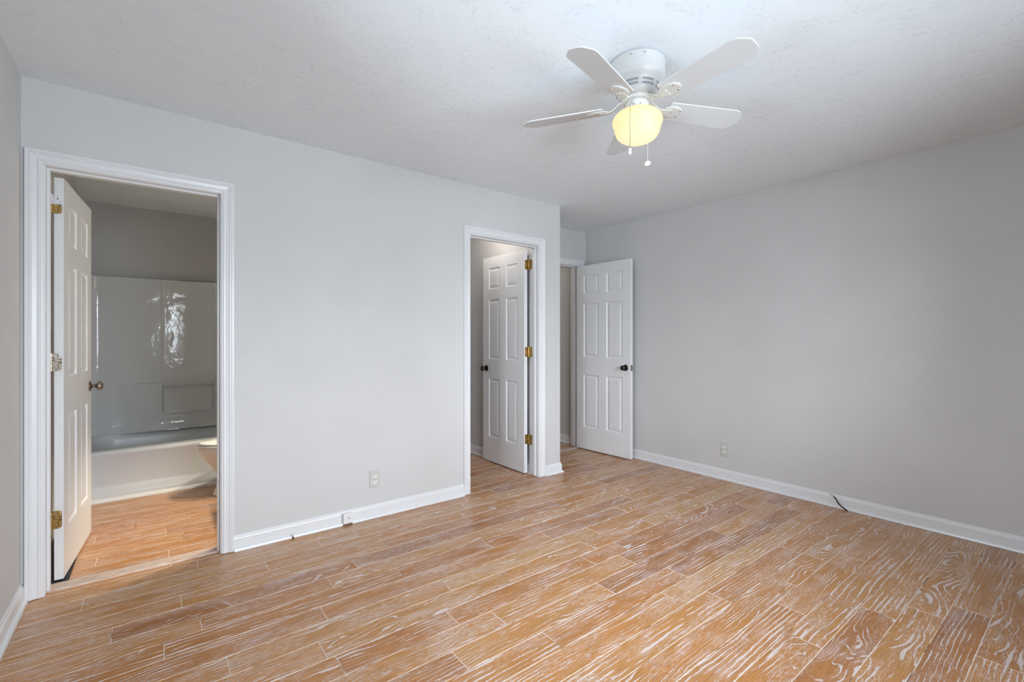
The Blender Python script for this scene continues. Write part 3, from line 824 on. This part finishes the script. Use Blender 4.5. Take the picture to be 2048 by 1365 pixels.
# surround: height field swept around three walls
path = []
R_ = .075; SX0, SX1, SY = XL + .036, BXR - .036, 5.452
n = 40
for i in range(n): path.append((SX0, TY0 + .03 + (SY - R_ - TY0 - .03) * i / n, 1, 0))
for i in range(12):
    t = PI + (-PI / 2) * i / 12; path.append((SX0 + R_ + R_ * math.cos(t), SY - R_ + R_ * math.sin(t), -math.cos(t), -math.sin(t)))
n2 = 260
for i in range(n2 + 1): path.append((SX0 + R_ + (SX1 - SX0 - 2 * R_) * i / n2, SY, 0, -1))
for i in range(1, 12):
    t = PI / 2 - (PI / 2) * i / 12; path.append((SX1 - R_ + R_ * math.cos(t), SY - R_ + R_ * math.sin(t), -math.cos(t), -math.sin(t)))
for i in range(n + 1): path.append((SX1, SY - R_ - (SY - R_ - TY0 - .03) * i / n, -1, 0))
def sstep(v, a_, b_):
    t = max(0, min(1, (v - a_) / (b_ - a_))); return t * t * (3 - 2 * t)
def depth(x, y, z, back):
    if not back: return .0 + .030 * sstep(z, .60, .44) * 0
    lo_ = sstep(z, .822, .800)                       # thicker lower part
    fade = sstep(x, -.30, -.02)
    # niche between the ribs, rounded at the foot
    nx0, nx1, nz0, rr = .082, .482, .515, .045
    cxn, hxn = (nx0 + nx1) / 2, (nx1 - nx0) / 2
    dx = abs(x - cxn) - (hxn - rr); dz = (nz0 + rr) - z
    if dz > 0: dd = math.hypot(max(dx, 0), dz) - rr if dx > 0 else dz - rr
    else: dd = dx - rr
    niche = sstep(dd, .010, -.010)
    d = .048 * lo_ * (1 - niche) * (.15 + .85 * fade)
    for xr in (nx0, nx1):                            # upright ribs above the niche
        d += .006 * math.exp(-((x - xr) / .007) ** 2) * sstep(z, .80, .84)
    return d
bm = bmesh.new(); zs = [TZ - .002 + (1.782 - TZ) * j / 150 for j in range(151)]
grid = []
for (x, y, nx_, ny_) in path:
    colv = []
    for z in zs:
        d = depth(x, y, z, ny_ < -.99)
        cove = .020 * (1 - sstep(z, TZ - .01, TZ + .09)) ** 1.5
        colv.append(bm.verts.new((x + nx_ * (d + cove) - rx, y + ny_ * (d + cove) - ry, z)))
    grid.append(colv)
for a_, b_ in zip(grid, grid[1:]):
    for j in range(150): bm.faces.new((a_[j], b_[j], b_[j + 1], a_[j + 1]))
# top return back to the wall
for i in range(len(grid) - 1):
    (x, y, nx_, ny_), (x2, y2, nx2, ny2) = path[i], path[i + 1]
    q = [bm.verts.new((x - nx_ * .03 - rx, y - ny_ * .03 - ry, 1.782)), bm.verts.new((x2 - nx2 * .03 - rx, y2 - ny2 * .03 - ry, 1.782))]
    bm.faces.new((grid[i][-1], grid[i + 1][-1], q[1], q[0]))
sur = obj('shower_surround', bm, M['acrylic'], root, smooth=True)
bm = bmesh.new(); tube(bm, [(.080 - rx, 5.425 - ry, .775), (.484 - rx, 5.425 - ry, .775)], .008, 14)
for x in (.084, .480):
    tube(bm, [(x - rx, 5.425 - ry, .775), (x - rx, 5.456 - ry, .775)], .012, 12)
obj('towel_bar', bm, M['acrylic'], root, smooth=True)
# quarter round at the foot of the tub
bm = bmesh.new(); loft(bm, [[(x, TY0 - .004, .001), (x, TY0 - .028, .001), (x, TY0 - .027, .010), (x, TY0 - .020, .020), (x, TY0 - .010, .026), (x, TY0 - .004, .027)] for x in (TX0, TX1)])
struct('trim_6', bm, M['trim'], 'white quarter-round strip along the foot of the bathtub', 'trim')

# toilet: faces -X, tank against the right bathroom wall
t = empty('toilet', (.62, 4.285, 0))
tag(t, 'white toilet with closed lid, half hidden behind the bathroom door casing', 'toilet')
def egg(cx, hl, hr, hw, z, n=40, p=2.0):
    """hl: reach toward -X, hr: reach toward +X"""
    out = []
    for i in range(n):
        a_ = 2 * PI * i / n; c_, s_ = math.cos(a_), math.sin(a_)
        out.append((cx + (hr if c_ > 0 else hl) * c_, hw * s_ * (1 - .08 * (c_ < 0) * abs(c_)), z))
    return out
bm = bmesh.new()
bowl = [(0, .243, .20, .105, .004), (0, .243, .20, .105, .02), (0, .226, .20, .098, .06), (.0, .206, .20, .092, .14), (0, .222, .20, .104, .19), (0, .258, .20, .132, .235),
        (0, .296, .20, .158, .280), (0, .318, .20, .172, .325), (0, .333, .20, .180, .350), (0, .336, .20, .182, .380), (0, .332, .20, .180, .386)]
loft(bm, [egg(*b_) for b_ in bowl])
obj('bowl', bm, M['china'], t, smooth=True).modifiers.new('e', 'EDGE_SPLIT').split_angle = math.radians(60)
bm = bmesh.new(); loft(bm, [egg(.0, .338, .17, .184, .3885), egg(0, .342, .17, .188, .394), egg(0, .342, .17, .188, .402), egg(0, .337, .17, .184, .406)])
obj('seat', bm, M['china'], t)
bm = bmesh.new(); loft(bm, [egg(.0, .334, .17, .181, .4085), egg(0, .340, .17, .187, .412), egg(0, .340, .17, .187, .420), egg(0, .325, .165, .172, .428), egg(0, .22, .12, .12, .4325), egg(0, .05, .05, .03, .4335)])
obj('lid', bm, M['china'], t, smooth=True)
bm = bmesh.new(); loft(bm, [rrect(.295, 0, .10, .19, .03, .385), rrect(.295, 0, .105, .21, .03, .45), rrect(.295, 0, .11, .225, .03, .72)])
tk = obj('tank', bm, M['china'], t, smooth=True); tk.modifiers.new('e', 'EDGE_SPLIT').split_angle = math.radians(50)
bm = bmesh.new(); loft(bm, [rrect(.293, 0, .118, .235, .03, .721), rrect(.293, 0, .120, .237, .03, .745), rrect(.293, 0, .110, .227, .03, .757)])
obj('tank_lid', bm, M['china'], t)
bm = bmesh.new(); box(bm, .165, .183, .13, .20, .660, .672); obj('flush_lever', bm, M['steel'], t, bevel=.003)

# vanity cabinet with the light bar above it (just out of sight past the right jamb)
v = empty('bathroom_vanity', (.82, 3.55, 0))
tag(v, 'white vanity cabinet with sink in the bathroom past the doorway', 'vanity')
bm = bmesh.new(); box(bm, -.215, .215, -.30, .30, .002, .77); obj('cabinet', bm, M['door'], v)
bm = bmesh.new(); box(bm, -.235, .217, -.31, .31, .771, .80); obj('countertop', bm, M['china'], v, bevel=.004)
for s_ in (-1, 1):
    bm = bmesh.new(); box(bm, -.232, -.216, s_ * .15 - .135, s_ * .15 + .135, .12, .70); dd = obj('cabinet_door', bm, M['door'], v, bevel=.004)
    bm = bmesh.new(); lathe(bm, [(.0005, -.255), (.012, -.252), (.012, -.244), (.006, -.240), (.006, -.232)], (0, s_ * .04, .58), 'X', 14, cap=False); obj('knob', bm, M['nickel'], dd)
bm = bmesh.new(); tube(bm, [(.15, 0, .80), (.15, 0, .90), (.12, 0, .93), (.06, 0, .93), (.045, 0, .905)], .010, 12); obj('faucet', bm, M['steel'], v)
lb = empty('vanity_light_bar', (BXR, 3.70, 2.02))
tag(lb, 'lit vanity light bar above the bathroom sink', 'wall light')
bm = bmesh.new(); box(bm, -.03, -.001, -.22, .22, -.03, .03); obj('light_bar', bm, M['nickel'], lb)
for q in (-.15, .15):
    bm = bmesh.new(); lathe(bm, [(.022, .02), (.030, .0), (.052, -.085), (.054, -.085), (.033, .004), (.022, .024)], (-.09, q, 0), 'Z', 28, cap=False); s_ = obj('shade', bm, M['litshade'], lb, smooth=True)
    bm = bmesh.new(); lathe(bm, [(.0005, -.062), (.014, -.058), (.020, -.045), (.016, -.028), (.010, -.010), (.0005, -.008)], (-.09, q, 0), 'Z', 20, cap=False); obj('bulb', bm, M['bulb'], s_, smooth=True)
    bm = bmesh.new(); tube(bm, [(-.02, q, .0), (-.06, q, .030), (-.09, q, .022)], .006, 8); obj('arm', bm, M['nickel'], s_)
    L = bpy.data.lights.new('vanity_lamp', 'SPOT'); L.energy = BATH_W; L.color = (1.0, .87, .64); L.spot_size = math.radians(68); L.spot_blend = .6; L.shadow_soft_size = .03
    l_ = bpy.data.objects.new('vanity_lamp', L); COL.objects.link(l_); l_.location = (BXR - .09, 3.70 + q, 1.925); l_.rotation_euler = (math.radians(5), math.radians(12), 0)   # tipped away from the wall

# thin black sheet on the floor behind the bathroom door
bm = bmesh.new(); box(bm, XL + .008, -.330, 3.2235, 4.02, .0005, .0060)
tag(obj('black_floor_sheet', bm, M['black'], bevel=.002), 'thin black sheet on the bathroom floor behind the open bathroom door', 'mat')

# closet bulb fixture
cb = empty('closet_light', (2.38, 3.62, HC)); tag(cb, 'lit bulb on the closet ceiling', 'ceiling light')
bm = bmesh.new(); lathe(bm, [(.0005, -.001), (.055, -.001), (.055, -.018), (.030, -.030), (.0005, -.030)], n=28, cap=False); obj('lamp_holder', bm, M['recept'], cb, smooth=False)
bm = bmesh.new(); lathe(bm, [(.0005, -.030), (.014, -.031), (.016, -.050), (.028, -.075), (.030, -.090), (.022, -.108), (.0005, -.116)], n=24, cap=False); obj('bulb', bm, M['bulb'], cb, smooth=True)
L = bpy.data.lights.new('closet_lamp', 'POINT'); L.energy = CLOSET_W; L.color = (1, .90, .82); L.shadow_soft_size = .03
l_ = bpy.data.objects.new('closet_lamp', L); COL.objects.link(l_); l_.location = (2.38, 3.62, 2.29)
# fill light added on the hallway ceiling, out of view, to brighten the hall
hb = empty('hall_fill_light', (3.35, 4.7, HC)); tag(hb, 'round fill light added out of view on the hallway ceiling', 'ceiling light')
bm = bmesh.new(); lathe(bm, [(.0005, -.001), (.13, -.001), (.135, -.02), (.11, -.055), (.05, -.075), (.0005, -.078)], n=36, cap=False); obj('diffuser', bm, M['bulb'], hb, smooth=True)
L = bpy.data.lights.new('hall_fill_lamp', 'POINT'); L.energy = HALL_FILL_W; L.color = (1, .92, .85); L.shadow_soft_size = .08
l_ = bpy.data.objects.new('hall_fill_lamp', L); COL.objects.link(l_); l_.location = (3.35, 4.7, 2.27)
